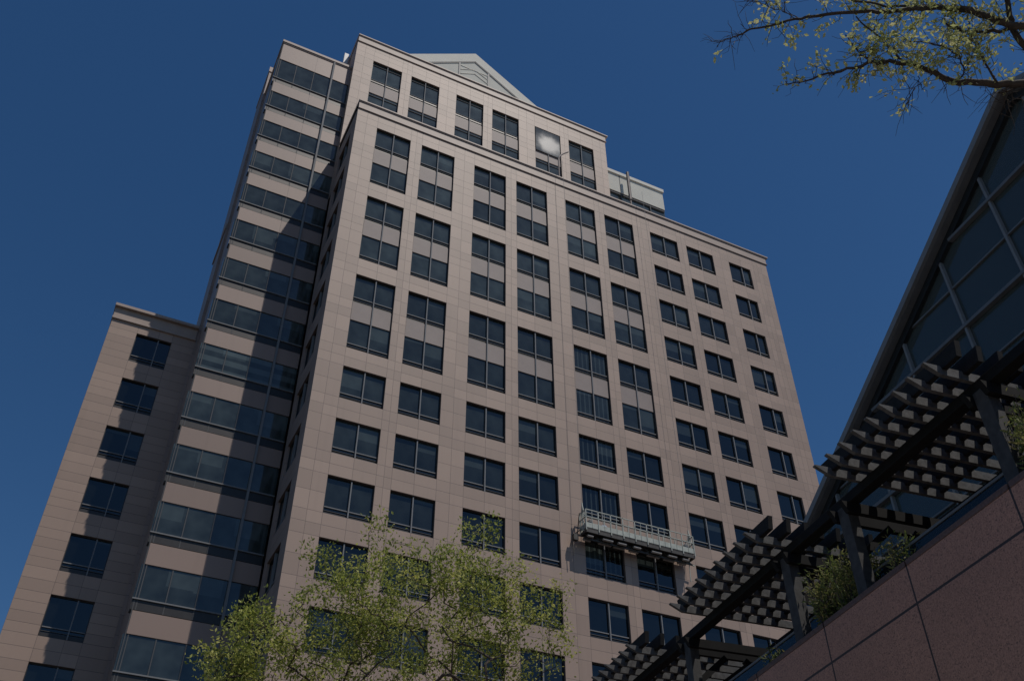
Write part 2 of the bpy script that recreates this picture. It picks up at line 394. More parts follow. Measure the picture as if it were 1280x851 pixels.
# one window of each kind, built once, then copied
def window_proto(wd, ht, mull, glass_h, bay=False):
    """origin: top left corner of the opening on the wall face; x along, y inward, z up"""
    f = MB(); d0, d1 = .15, .235
    f.box(0, .05, d0, d1, -ht, 0); f.box(wd-.05, wd, d0, d1, -ht, 0); f.box(.05, wd-.05, d0, d1, -.06, 0)
    f.box(.05, wd-.05, d0-.02, d1, -ht, -ht+.05)
    tops = [0] if not bay else [0, -4.0]
    for t in tops: f.box(.05, wd-.05, d0+.03, d1, t-WH+.06, t-glass_h-.34, 0)
    o = f.build('window' if not bay else 'bay_window', 'bronze')
    for t in tops:
        p = MB(); p.box(.05, wd-.05, .205, .232, t-WH+.05, t-(.06 if t == 0 else 0)); p.build('pane', 'glass', o)
    a = MB()
    a.box(mull-.035, mull+.035, .06, .20, -ht+.05, -.06)
    a.build('mullion', 'alu', o)
    for t in tops:
        b = MB(); b.box(.052, wd-.052, .13, .198, t-glass_h-.06, t-glass_h); b.build('transom', 'alu', o)
        b = MB(); b.box(.052, wd-.052, .145, .198, t-glass_h-.28, t-glass_h-.25); b.build('transom', 'alu_dull', o)
    if bay:
        s = MB(); s.box(.05, wd-.05, .135, .232, -4.0, -WH+.03); s.build('spandrel', 'spandrel', o)
    return o
def set_glass(win, amt, strp=0, band=0):
    for c in win.children:
        if c.name.startswith('pane'): c.color = (amt, strp, band, 1)
rw = random.Random(3)
protos = {}
def place(kind, x, y, z, rz, amt, strp=0, band=0):
    if kind not in protos:
        args = {'w': (WW, WH, 1.47, 1.98), 'n': (2.4, WH, 1.47, 1.98), 'wing': (2.45, 2.5, 1.55, 1.85), 'bay': (WW, BH, 1.47, 1.98, True), 'top': (WW, 7.4, 1.47, 1.98, True)}[kind]
        if kind == 'top': o = top_proto()
        else: o = window_proto(*args)
        protos[kind] = o
    else: o = copy_tree(protos[kind])
    o.location = (x, y, z); o.rotation_euler.z = rz; put(o); set_glass(o, amt, strp, band)
    return o
def top_proto():
    """two storey window of the set back top: taller storeys"""
    wd, ht, mull = WW, 7.4, 1.47; f = MB(); d0, d1 = .15, .235
    f.box(0, .05, d0, d1, -ht, 0); f.box(wd-.05, wd, d0, d1, -ht, 0); f.box(.05, wd-.05, d0, d1, -.06, 0)
    f.box(.05, wd-.05, d0+.03, d1, -3.2, -2.75); f.box(.05, wd-.05, d0-.02, d1, -ht, -ht+.05)
    o = f.build('bay_window', 'bronze')
    for za, zb_ in ((-3.2, -.06), (-ht+.05, -4.65)):
        p = MB(); p.box(.05, wd-.05, .205, .232, za, zb_); p.build('pane', 'glass', o)
    a = MB(); a.box(mull-.035, mull+.035, .06, .20, -ht+.05, -.06); a.build('mullion', 'alu', o)
    for q, k in ((-.42, 1), (-2.62, 0), (-2.95, 1), (-5.0, 1)):
        b = MB(); b.box(.052, wd-.052, .14, .198, q-.05, q); b.build('transom', ['alu', 'alu_dull'][k], o)
    s = MB(); s.box(.05, wd-.05, .135, .232, -4.65, -3.2); s.build('spandrel', 'spandrel', o)
    return o
def amount(x, z):                # panes get paler higher up and to the left
    t = max(0, min(1, .5+.5*(z-48)/20-.018*(x-8)))
    return .006+.10*t*rw.uniform(.55, 1.15)
for x, y, z, rz in bays:
    place('bay', x, y, z, rz, amount(x, z), 1 if (abs(x-16.86) < .3 and z < 50) else 0)
for x, y, z, rz, wd, i, r in wins:
    place('n' if i == 8 else 'w', x, y, z, rz, amount(x, z)*(1.2 if i < 4 else .8), 1 if (i == 4 and rw.random() < .7) else 0)
for x, y, z in sidew: place('w', x, y, z, -math.pi/2, .006)
for i, x in enumerate(colx[:6]):
    o = place('top', x, YU, 79.6, 0, .085*rw.uniform(.7, 1.1)+.012)
    if i == 4:                    # added pane that carries the painted sun glint
        glint_mb = MB(); glint_mb.box(-1.34, 1.34, -.01, .01, -1.72, 1.72); sh = glint_mb.build('outer_pane', 'filmed_glass', o); sh.location = (1.43, .035, -1.8)

# glazed block with stone bands
XBL = -8.22
bh = []; rib = []
for k in range(-2, 14):
    zt = 62.8-FH*k; zb = zt-2.7
    bh.append((0, XL-XBL, zb, zt)); rib.append((zt, zb, 2.0))
bh.append((0, XL-XBL, 72.1, 75.5)); rib.append((75.5, 72.1, 2.75))
mb = MB()
zs = sorted([78.0]+[h[2] for h in bh]+[h[3] for h in bh]+[0.0], reverse=True)
# stone bands stand a little proud of the glass, and stop short of the glass corner
for i in range(0, len(zs)-1, 2):
    mb.box(XBL+.16, XL-.001, YB, YB+.6, zs[i+1], zs[i]-.001 if i == 0 else zs[i])
mb.box(XBL+.16, XL, YB+.52, YW, 0, 78.0)
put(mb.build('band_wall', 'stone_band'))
c = MB(); c.box(XBL+.02, XL-.01, YB-.12, YW, 78.0, 78.3); c.box(XBL+.1, XL-.01, YB-.05, YW, 77.85, 78.0); put(c.build('coping', 'cornice', bevel=.02))
first = None
for zt, zb, gh in rib:
    h = zt-zb
    if first is None or gh != 2.0:
        f = MB(); W = XL-XBL
        f.box(0, W, .09, .5, -h+.003, -h+.05)
        for q in (.28, 1.72, 3.3): f.box(q-.03, q+.03, .02, .12, -h+.05, -.003)
        o = f.build('ribbon_window', 'alu_dull')
        p = MB(); p.box(0, W, .06, .5, -h+.05, -.003); p.build('pane', 'glass', o)
        b = MB(); b.box(-.03, W, -.05, .058, -gh-.075, -gh); b.build('transom', 'alu', o)
        l = MB(); l.box(0, W, .03, .058, -h+.05, -gh-.10); l.build('lower_panel', 'bronze', o)
        if gh == 2.0: first = o
    else: o = copy_tree(first)
    o.location = (XBL, YB, zt); put(o)
    set_glass(o, .062*rw.uniform(.8, 1.15), 0, 1 if abs(zt-42.8) < .1 else 0)
f = MB(); f.box(-3.42, -3.28, YB-.16, YB+.05, 8, 77.85); put(f.build('facade_fin', 'alu'))
f = MB(); f.box(XBL+.10, XBL+.155, YB+.02, YB+.07, 8, 77.85); put(f.build('corner_mullion', 'alu_dull'))
# rear mass, its lit sliver and dark west side
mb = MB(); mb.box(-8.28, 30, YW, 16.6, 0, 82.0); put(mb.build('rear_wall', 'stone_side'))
c = MB(); c.box(-8.34, -8.0, YW-.08, 16.7, 81.6, 82.3); put(c.build('coping', 'cornice'))
c = MB(); c.box(-8.38, -8.29, YW+.02, 16.7, 59.7, 60.2); put(c.build('string_course', 'cornice'))
# left wing
XWL = -14.14
wh = []
for k in range(4, 13):
    zt = 62.8-FH*k; wh.append((1.87, 1.87+2.45, zt-2.5, zt))
mb = MB()
facade(mb, (XWL, YW-.02), (1, 0), (0, 1), -8.28-XWL, 0, 48.4, wh, RD)
mb.quad((XWL, 26, 0), (XWL, YW-.02, 0), (XWL, YW-.02, 48.4), (XWL, 26, 48.4)); mb.quad((XWL, YW-.02, 48.4), (-8.28, YW-.02, 48.4), (-8.28, 26, 48.4), (XWL, 26, 48.4))
put(mb.build('wing_wall', 'stone_wing'))
for a, b, zb, zt in wh: place('wing', XWL+a, YW-.02, zt, 0, .006*rw.uniform(.5, 1.5))
c = MB(); c.box(XWL-.1, -8.29, YW-.32, 26, 48.55, 48.8); c.box(XWL-.03, -8.29, YW-.08, 26, 47.7, 48.55); c.box(XWL-.06, -8.29, YW-.15, 26, 47.52, 47.7)
put(c.build('cornice', 'cornice', bevel=.02))
# gabled roof above the top storeys
AX, AY, AZt, SL = 11.6, 8.2, 93.0, .68
hw = 11.2
def gz(x): return AZt-SL*abs(x-AX)
g = MB()
for sgn in (-1, 1):
    e = AX+sgn*hw
    g.prism([(AX, AZt), (e, gz(e)), (e, gz(e)-1.45), (AX, AZt-1.45)], AY, AY+13, 'xz')
put(g.build('gable_roof', 'white_panel'))
g = MB(); g.prism([(AX-hw, gz(AX-hw)-1.45), (AX+hw, gz(AX+hw)-1.45), (AX, AZt-1.45)], AY+.10, AY+12.6, 'xz')
pd = put(g.build('pediment', 'grey_panel'))
g = MB()
for sgn in (-1, 1):
    g.bar((AX, AY+.06, AZt-1.52), (AX+sgn*hw, AY+.06, gz(AX+hw)-1.52), .07, .12)
for x in (AX-5.6, AX-1.75, AX+1.6, AX+5.5): g.box(x-.09, x+.09, AY+.03, AY+.099, 80, gz(x)-1.5)
put(g.build('pediment_trim', 'roof_grey'))
g = MB()
for dz in (.0, .75):
    for sgn in (-1, 1): g.bar((AX, AY+.07, AZt-2.9-dz), (AX+sgn*1.6, AY+.07, AZt-2.9-dz-.9), .05, .07)
g.box(AX-1.7, AX+1.5, AY+.05, AY+.098, AZt-3.12, AZt-3.0)
put(g.build('pediment_tracery', 'white_panel'))
g = MB(); g.box(3.5, XU-4, AY+.7, AY+12, 82.2, gz(AX+hw)-1.44); put(g.build('roof_plinth', 'grey_panel'))
# glazed penthouse on the right of the top
PX0, PX1, PY = XU+.01, 32.0, 5.6
g = MB(); g.box(PX0, PX1, PY, 20, 75.3, 77.9); put(g.build('penthouse_wall', 'grey_panel'))
g = MB(); g.box(PX0, PX1+.1, PY-.14, 20.1, 77.9, 78.35); put(g.build('coping', 'white_panel', bevel=.02))
g = MB(); g.box(PX0, PX1+.06, PY+.2, 19.8, 65.95, 75.3); o = put(g.build('penthouse_glazing', 'glass')); o.color = (.13, 0, 0, 1)
g = MB()
for x in (PX0+1.75, PX0+5.2): g.box(x-.05, x+.05, PY+.05, PY+.199, 65.95, 75.3)
g.box(PX0, PX1, PY+.06, PY+.199, 75.05, 75.298)
put(g.build('penthouse_frame', 'alu_dull'))
g = MB(); g.box(PX0+1.7, PX0+1.76, PY-.02, PY-.001, 75.3, 77.9); put(g.build('panel_joint', 'alu_dull'))

# small things on the roofs
o = MB(); o.tube([(0, 0, 0), (0, 0, 7.6)], .09, 8); o.tube([(0, 0, 7.6), (0, 0, 11.75)], .16, 8)
a = o.build('roof_mast', 'rust', loc=(27.35, 4.9, 66.2)); tag(a, 'thin grey mast standing before the glazed penthouse on the roof', 'mast')
o = MB(); pts = [(0, 0, 0), (0, 0, 6.7), (.08, 0, 7.1), (.3, 0, 7.55), (.65, 0, 8.0), (1.1, 0, 8.45)]
o.tube(pts, .075, 8); a = o.build('gooseneck_pipe', 'rust', loc=(18.2, 3.0, 66.2)); tag(a, 'thin hooked pipe rising from the lower roof before the top windows', 'pipe')
o = MB(); o.box(-.22, .22, -.15, .15, .25, 1.9); o.box(.16, .5, -.06, .06, .35, .5); o.box(.16, .5, -.06, .06, 1.5, 1.65)
a = o.build('roof_antenna', 'white_steel', loc=(-2.15, 7.3, 80.4), bevel=.03); tag(a, 'small white antenna panel on the side of the top block', 'antenna')
# ------------------------------------------------------------------ window cleaners' platform
P0, P1, PYc = 16.35, 24.45, -.75
E0 = empty('cleaning_platform', (P0, PYc, 31.5))
tag(E0, 'pale metal hanging work platform with railings in front of the lower windows', 'platform')
def pp(mb, name, mat, bevel=0): o = mb.build(name, mat, E0, bevel); return o
L = P1-P0
d = MB(); d.box(.1, L-.1, -.36, .36, .12, .2); pp(d, 'deck', 'rig_dark')
t = MB()
for y in (-.38, .36): t.box(.0, L, y, y+.02, .2, .55)
for x in (0, L-.02): t.box(x, x+.02, -.36, .36, .2, .55)
pp(t, 'toe_board', 'rig')
for y in (-.39, .39):
    r = MB()
    for z in (.95, 1.45): r.bar((0, y, z), (L, y, z), .05, .055)
    n = 9
    for i in range(n+1):
        x = L*i/n; r.bar((x, y, .0), (x, y, 1.47), .05, .06)
    for i in range(n):
        x = L*(i+.5)/n; r.bar((x, y, .2), (x, y, 1.45), .022)
    pp(r, 'railing', 'rig')
for x in (0, L):
    r = MB()
    for z in (.95, 1.45): r.bar((x, -.39, z), (x, .39, z), .05)
    r.bar((x, 0, .1), (x, 0, 2.1), .07); r.bar((x, -.39, .2), (x, 0, 2.0), .05); r.bar((x, .39, .2), (x, 0, 2.0), .05)
    pp(r, 'stirrup', 'rig')
for x in (.45, L-.45):
    r = MB(); r.box(x-.22, x+.22, -.2, .2, .2, .62); r.tube([(x, -.2, .75), (x, .2, .75)], .17, 10); r.box(x-.12, x+.12, -.26, -.2, .3, .7); pp(r, 'hoist_motor', 'roof_grey', .02)
r = MB()
for y in (-.3, .3): r.box(0, L, y-.06, y+.06, -.12, .1)
for i in range(12): r.box(L*i/11-.04 if i else 0, L*i/11+.04, -.24, .24, -.1, .08)
for i in range(11):
    a = L*(i+.5)/11; r.bar((a-.33, 0, -.1), (a+.33, 0, -.4), .05); r.bar((a+.33, 0, -.1), (a-.33, 0, -.4), .05)
r.bar((0, 0, -.42), (L, 0, -.42), .08)
pp(r, 'under_truss', 'rig_dark')
for x, l_ in ((.15, .5), (1.25, .9), (2.35, .75), (3.5, .65), (4.85, .9), (6.1, .8), (7.2, .6)):
    r = MB(); r.tube([(x, .34, -.28), (x+l_, .34, -.28)], .10, 10); r.tube([(x, -.2, -.3), (x+l_*.8, -.2, -.3)], .085, 10); pp(r, 'roller', 'rubber')
r = MB(); r.bar((-.35, .3, -.55), (-.05, .3, 1.5), .05); r.bar((-.6, .3, -.2), (0, .3, .35), .06); r.box(-.62, -.3, .15, .42, -.55, -.15); r.bar((-.62, .3, -.5), (-.6, .3, -1.6), .04); pp(r, 'wall_guide', 'rig_dark')
r = MB(); r.bar((L+.05, .3, -.2), (L+.2, .3, .9), .05); r.bar((L-.3, .25, -.2), (L+.35, .25, -.3), .06); r.bar((L-.05, .28, -.3), (L-.1, .28, -1.5), .04); pp(r, 'wall_guide', 'rig')
for x in (0, L):
    r = MB(); r.tube([(x, 0, 2.1), (x, 0, 36.2)], .012, 5); pp(r, 'rope', 'roof_grey')
def lump(name, mat, loc, sc, seed, label, cat):
    me = bpy.data.meshes.new(name); bm = bmesh.new(); bmesh.ops.create_icosphere(bm, subdivisions=3, radius=1.0)
    q = random.Random(seed); ph = [q.uniform(0, 6) for _ in range(6)]
    for v in bm.verts:
        c = v.co; s = 1+.16*math.sin(3*c.x+ph[0])*math.cos(4*c.z+ph[1])+.1*math.sin(7*c.y+ph[2]+3*c.z)+.06*math.sin(11*c.x+ph[3])
        v.co = c*s
        if v.co.z < -.6: v.co.z = -.6
    bm.to_mesh(me); bm.free(); me.materials.append(M[mat])
    for p in me.polygons: p.use_smooth = True
    o = bpy.data.objects.new(name, me); COL.objects.link(o); o.location = loc; o.scale = sc
    return tag(o, label, cat)
lump('cloth_bundle', 'cloth', (18.05, -.6, 32.0), (.42, .22, .38), 2, 'pale blue cloth bundle near the left end of the hanging platform', 'bundle')  # rounded lumps stand in for unclear small shapes on the platform
lump('cloth_bundle', 'cloth', (21.75, -.6, 31.95), (.5, .22, .32), 5, 'pale blue cloth bundle past the middle of the hanging platform', 'bundle')
lump('cloth_bundle', 'cloth_green', (17.3, -.62, 31.9), (.3, .2, .26), 8, 'lime green cloth bundle lying on the hanging platform', 'bundle')

# ------------------------------------------------------------------ near, right side: granite wall, pergola, glass gable
def frame(name, deg):            # local x = away from the viewpoint line (n), local y = along (h)
    return empty(name, (CAM.x, CAM.y, 0), -math.radians(deg))
EZ = CAM.z
# low granite wall; local coordinates: x = n, y = h, z = height
Wl = frame('granite_wall', 8.6); tag(Wl, 'reddish brown granite retaining wall with dark panel joints in the corner', 'wall')
zt = 6.38+EZ
m = MB(); m.box(9.0, 9.5, -12, 46, 0, zt-.06); m.build('wall_face', 'granite', Wl)
m = MB()
for i in range(-6, 21):
    y0 = 7.90+2.13*i; m.box(8.992, 9.52, y0+.034, y0+2.13, zt-.057, zt+.03)
m.build('coping', 'coping', Wl, bevel=.008)
# terrace behind the wall
Te = frame('terrace', 8.6); tag(Te, 'roof terrace floor behind the granite wall', 'terrace', kind='structure')
m = MB(); m.box(9.5, 26, -12, 46, 0, zt-.75); m.build('terrace_floor', 'coping', Te)
m = MB(); m.box(9.5, 10.3, -12, 46, zt-.75, zt-.12); m.build('planter_soil', 'soil', Te)

Pg = frame('pergola', 7.4); tag(Pg, 'dark timber pergola with egg crate slats along the top of the granite wall', 'pergola')
zb = 8.24+EZ; zr = 8.36+EZ
m = MB(); m.box(9.66, 9.86, -6, 30, zb-.05, zr-.004); m.build('beam', 'beam', Pg, bevel=.01)
m = MB(); m.box(11.62, 11.84, -6, 30, zb-.05, zr-.004); m.build('beam', 'beam', Pg, bevel=.01)
posts = [4.9-.0, 8.02, 11.37, 13.19, 17.0, 18.1, 22.0]
posts = [3.0, 8.02, 11.37, 13.19, 17.0, 20.6, 24.2]
for h in posts:
    for n in (9.74, 11.72):
        m = MB(); m.box(n-.1, n+.1, h-.12, h+.12, zt-.75, zb-.05); m.box(n-.13, n+.13, h-.15, h+.15, zt-.2, zt-.02); m.build('post', 'pergola', Pg, bevel=.008)
    for dh in (-.17, .17):
        m = MB(); m.prism([(9.5, zb-.06), (9.6, zb-.24), (12.1, zb-.24), (12.25, zb-.06)], h+dh-.045, h+dh+.045, 'xz'); m.build('cross_beam', 'beam', Pg)
    m = MB(); m.bar((9.75, h, zb-.95), (10.5, h, zb-.3), .09, .12); m.bar((11.71, h, zb-.95), (10.95, h, zb-.3), .09, .12); m.build('brace', 'beam', Pg)
sections = [(2.2, .36, 9, True), (8.08, .344, 9, False), (13.12, .374, 9, False), (18.25, .38, 9, False), (23.3, .38, 9, False)]
RR, BHT = .15, .24
for h0, sp_, n_, _ in sections:
    for i in range(n_):
        h = h0+sp_*i; j = random.uniform(-.006, .006)
        m = MB(); tip = 8.86+random.uniform(-.012, .012)
        m.prism([(tip, zr+RR-.02), (tip+.26, zr), (11.95, zr), (12.2, zr+RR-.02), (12.2, zr+RR), (tip, zr+RR)], h+j-.033, h+j+.033, 'xz')
        m.build('rafter', 'rafter', Pg)
    for k_, n in enumerate((9.20, 9.565, 9.93, 10.24, 10.59, 10.94, 11.28)):
        m = MB(); a, b = h0-.40, h0+sp_*(n_-1)+.20
        m.prism([(a, zr+.10+BHT), (a+.05, zr+.10), (b-.05, zr+.10), (b, zr+.10+BHT)], n-.045, n+.045, 'yz')
        m.build('batten', 'batten', Pg)
# glass guard behind the planter
Gg = frame('glass_guard', 8.0); tag(Gg, 'low bluish glass guard just above the granite wall coping', 'guard')
m = MB(); m.box(9.92, 9.94, -4, 30, zt-.4, zt+.74); m.build('pane', 'guard_glass', Gg)
m = MB(); m.box(9.90, 9.96, -4, 30, zt+.74, zt+.78)
m.build('rail', 'roof_grey', Gg)
for i in range(18):
    m = MB(); m.box(9.945, 9.98, -4+2*i, -3.95+2*i, zt-.4, zt+.74); m.build('post', 'roof_grey', Gg)

# glass gabled hall
Gh = frame('glass_hall', 6.3); tag(Gh, 'dark glass hall with a steep gabled roof edge rising behind the pergola', 'building')
NG = 16.0
KS = NG/13
AH, SLG = 7.2*KS, .589
rk = lambda h: EZ+16.17*KS-.58-SLG*(abs(h-AH)-(7.47*KS-AH))
HE = 15.7*KS; HS = 2*AH-HE
zf = zt-.75
m = MB()
for a, b in ((AH, HE), (AH, HS)):
    m.prism([(a, rk(a)), (b, rk(b)), (b, rk(b)-.16), (a, rk(a)-.16)], NG-.3, NG+.7, 'yz'); m.prism([(a, rk(a)), (b, rk(b)), (b, rk(b)-.3), (a, rk(a)-.3)], NG+11, NG+12, 'yz')
    for q in range(1, 10):
        t = a+(b-a)*q/10; m.bar((NG+.7, t, rk(t)-.12), (NG+11, t, rk(t)-.12), .12, .22)
m.build('roof', 'roof_grey', Gh)
m = MB()
for a, b in ((AH, HE), (AH, HS)):
    m.prism([(a, rk(a)-.02), (b, rk(b)-.02), (b, rk(b)-.05), (a, rk(a)-.05)], NG+.7, NG+11, 'yz')
m.build('roof_glazing', 'atrium_glass', Gh)
m = MB()
for a, b in ((AH, HE), (AH, HS)):
    m.prism([(a, rk(a)+.06), (b, rk(b)+.06), (b, rk(b)-.14), (a, rk(a)-.14)], NG-.40, NG-.303, 'yz')
m.build('fascia', 'fascia', Gh)
m = MB()
for a, b in ((AH, HE), (AH, HS)):
    m.prism([(a, rk(a)-.165), (b, rk(b)-.165), (b, rk(b)-.40), (a, rk(a)-.40)], NG-.12, NG+.1, 'yz')
m.build('rake_frame', 'black', Gh)
m = MB(); m.prism([(HS, zf), (HE, zf), (HE, rk(HE)-.38), (AH, rk(AH)-.38), (HS, rk(HS)-.38)], NG, NG+.025, 'yz'); m.build('glazing', 'atrium_glass', Gh)
for i in range(-12, 7):
    h = (10.08+1.55*i)*KS
    if not HS < h < HE: continue
    m = MB(); m.box(NG-.1, NG-.002, h-.032, h+.032, zf, rk(h)-.35); m.build('mullion', 'fascia', Gh)
for j in range(-6, 12):
    z = EZ+(12.16+.975*j)*KS
    if z < zf or z > rk(AH)-1: continue
    big = j % 2 == 0; half = min(HE, AH+(rk(AH)-.36-z)/SLG)-AH
    half = min(half, HE-AH)
    m = MB(); wd = .042 if big else .022
    m.box(NG-.13 if big else NG-.06, NG-.0015, AH-half, AH+half, z-wd, z+wd); m.build('transom', 'roof_grey', Gh)
m = MB(); m.box(NG+.03, NG+12, HE-.04, HE, zf, rk(HE)-.3); m.box(NG+11.9, NG+12, HS, HE-.05, zf, rk(HE)-.3); m.box(NG+.03, NG+12, HS, HS+.04, zf, rk(HE)-.3); m.build('wall', 'inside', Gh)
m = MB(); m.prism([(HS+.05, rk(HS)-.3), (HE-.05, rk(HE)-.3), (AH, rk(AH)-.31)], NG+11.9, NG+12, 'yz'); m.build('wall', 'inside', Gh)
for n in (NG+1.6, NG+4.2):
    m = MB()
    for a, b in ((AH, HE-.1), (AH, HS+.1)):
        m.bar((n, a, rk(a)-.6), (n, b, rk(b)-.6), .1, .14); m.bar((n, a, rk(a)-2.4), (n, b, rk(b)-1.2), .07, .1)
        for q in range(7):
            t0 = a+(b-a)*q/7; t1 = a+(b-a)*(q+.5)/7
            lo = lambda t: (n, t, rk(t)-2.4+(1.2)*abs(t-AH)/(HE-AH)); hi = lambda t: (n, t, rk(t)-.6)
            m.bar(hi(t0), lo(t1), .05); m.bar(lo(t1), hi(a+(b-a)*(q+1)/7), .05)
    m.build('roof_truss', 'white_steel', Gh)
for i, (h, z) in enumerate(((8.75, 12.9), (9.05, 11.95), (9.5, 13.25), (10.9, 11.6), (7.9, 14.0))):
    m = MB(); n = NG+.9; h *= KS*1.01; z *= KS*1.02
    hz = EZ+z
    for q in range(6):                                    # shallow dome lamp
        a0, a1 = q/6*math.pi/2, (q+1)/6*math.pi/2
        for s_ in range(12):
            t0, t1 = s_/12*2*math.pi, (s_+1)/12*2*math.pi
            R = lambda a, t: (n+.2*math.cos(a)*math.cos(t), h+.2*math.cos(a)*math.sin(t), hz+.15*math.sin(a))
            m.quad(R(a0, t0), R(a0, t1), R(a1, t1), R(a1, t0))
    m.tube([(n, h, hz+.14), (n, h, min(hz+3, rk(h)-.7))], .015, 5)
    o = m.build('pendant_lamp', 'lamp_glass', Gh)

# ------------------------------------------------------------------ trees and shrubs
def leaves_mesh(name, mat, pts, dirs, size, parent, up=.35, narrow=.5, seed=1, tone=None):
    r = np.random.default_rng(seed); n = len(pts)
    P = np.asarray(pts); D = np.asarray(dirs)+r.normal(0, .55, (n, 3)); D[:, 2] -= .1
    D /= np.linalg.norm(D, axis=1)[:, None]+1e-9
    Nn = r.normal(0, 1, (n, 3)); Nn[:, 2] += up*3; Nn -= D*(Nn*D).sum(1)[:, None]; Nn /= np.linalg.norm(Nn, axis=1)[:, None]+1e-9
    B = np.cross(D, Nn); L = (size*r.uniform(.6, 1.25, n))[:, None]; Wd = L*narrow*.5
    v = np.stack([P, P+D*L*.5+B*Wd-Nn*L*.08, P+D*L, P+D*L*.5-B*Wd-Nn*L*.08], 1).reshape(-1, 3)
    i = np.arange(n)*4
    f = np.concatenate([np.stack([i, i+1, i+2], 1), np.stack([i, i+2, i+3], 1)])
    me = bpy.data.meshes.new(name); me.from_pydata(v.tolist(), [], f.tolist()); me.materials.append(M[mat])
    tn = r.uniform(0, 1, n) if tone is None else np.clip(np.asarray(tone)+r.normal(0, .18, n), 0, 1)
    at_ = me.attributes.new('leaf', 'FLOAT', 'FACE'); at_.data.foreach_set('value', np.concatenate([tn, tn]).astype(np.float32))
    o = bpy.data.objects.new(name, me); COL.objects.link(o); o.parent = parent
    return o
def grow(root_pts, attract, jitter=.06, step=.35, seed=1):
    """connect every attractor to the nearest wood; returns nodes, parents"""
    r = np.random.default_rng(seed)
    nodes = [np.array(p, float) for p in root_pts]; par = [-1]+list(range(len(root_pts)-1))
    base = nodes[-1]
    order = np.argsort(np.linalg.norm(attract-base, axis=1)); ends = []
    arr = np.array(nodes)
    for a in attract[order]:
        dv = arr-a; ds = np.linalg.norm(dv, axis=1)
        pen = ds+.35*np.maximum(0, arr[:, 2]-a[2])       # branches prefer to rise
        j = int(np.argmin(pen)); n = max(1, int(ds[j]/step)); p0 = arr[j]; new = []
        for q in range(1, n+1):
            t = q/n; p = p0*(1-t)+a*t
            if q < n: p = p+r.normal(0, jitter, 3)*ds[j]*.35+np.array([0, 0, -.12*ds[j]*math.sin(math.pi*t)*.5])
            nodes.append(p); par.append(j if q == 1 else len(nodes)-2); new.append(p)
        arr = np.concatenate([arr, np.array(new)]); ends.append(len(nodes)-1)
    return nodes, par, ends
def wood(nodes, par, r_tip, power, rmax, parent, name, mat='bark'):
    n = len(nodes); ch = [[] for _ in range(n)]
    for i, p in enumerate(par):
        if p >= 0: ch[p].append(i)
    rad = [0.0]*n
    for i in range(n-1, -1, -1):
        rad[i] = r_tip if not ch[i] else min(rmax, sum(rad[c]**power for c in ch[i])**(1/power))
    mb = MB()
    for i in range(n):
        if par[i] >= 0: continue
        stack = [(i, None)]
        while stack:
            s, fr = stack.pop(); chain = ([nodes[fr]] if fr is not None else [])+[nodes[s]]; rr = ([rad[s]] if fr is not None else [])+[rad[s]]
            c = s
            while ch[c]:
                big = max(ch[c], key=lambda q: rad[q])
                for q in ch[c]:
                    if q != big: stack.append((q, c))
                c = big; chain.append(nodes[c]); rr.append(rad[c])
            mb.tube(chain, rr, 6 if max(rr) > .03 else 4)
    o = mb.build(name, mat, parent)
    for p in o.data.polygons: p.use_smooth = True
    return o, rad

# young street tree at the bottom of the picture
Tr = empty('street_tree', (-6.35, -32.2, 0)); tag(Tr, 'leafy young tree with yellow green spring leaves in front of the tower', 'tree')
O = np.array([-6.35, -32.2, 0.])
def ellipsoid(c, rr, n, r, shell=.45):
    d = r.normal(0, 1, (n, 3)); d /= np.linalg.norm(d, axis=1)[:, None]; t = r.uniform(shell**3, 1, n)**(1/3)
    return np.array(c)+d*t[:, None]*np.array(rr)
RX = np.array(CR); 
def lobe(u, v, dist, rr, n, shell=.3): return ellipsoid(np.array(at(u, v, dist))-O, rr, n, rng, shell)
att = np.concatenate([lobe(545, 775, 17.2, (1.75, 1.5, 1.25), 300), lobe(470, 740, 17.0, (1.0, .9, .95), 120), lobe(600, 735, 17.3, (.95, .9, .85), 110),
                      lobe(415, 790, 16.8, (1.0, 1.0, .9), 120), lobe(660, 800, 17.4, (.75, .8, .9), 80), lobe(320, 815, 16.6, (.8, .8, .65), 105), lobe(275, 835, 16.5, (.5, .6, .4), 40), lobe(320, 770, 16.6, (.3, .3, .3), 24),
                      lobe(500, 860, 17.0, (2.0, 1.7, 1.2), 220), lobe(300, 870, 16.5, (.8, .8, .6), 50), lobe(472, 655, 17.0, (.22, .22, .25), 8), lobe(395, 690, 16.9, (.25, .25, .25), 9), lobe(600, 660, 17.2, (.3, .3, .25), 10),
                      lobe(700, 745, 17.4, (.2, .2, .25), 8)])
roots = [(0, 0, 0), (.03, 0, 1.0), (-.02, .03, 2.0), (.0, 0, 2.9), (.05, .02, 3.6), (.02, .0, 4.4), (.08, -.03, 5.1)]
nodes, par, ends = grow(roots, att, seed=4)
wood(nodes, par, .0042, 2.4, .13, Tr, 'trunk')
nd = np.array(nodes); lp = []; ld = []; tone = []
chn = [0]*len(nd)
for p in par:
    if p >= 0: chn[p] += 1
rl = np.random.default_rng(8)
for i in range(len(nd)):
    if par[i] < 0 or i < len(roots)+2: continue
    d = nd[i]-nd[par[i]]; ln_ = np.linalg.norm(d); d = d/(ln_+1e-9)
    dens = 48 if chn[i] == 0 else (21 if chn[i] == 1 else 8)
    if rl.random() < .22: dens = int(dens*.2)            # bare twigs
    tw = rl.uniform(0, 1)
    for q in range(dens):
        p = nd[par[i]]+(nd[i]-nd[par[i]])*rl.uniform(.1, 1.05)+rl.normal(0, .085, 3)
        p = p+rl.normal(0, .05, 3); lp.append(p); ld.append(d*.6+rl.normal(0, .5, 3)); tone.append(tw)
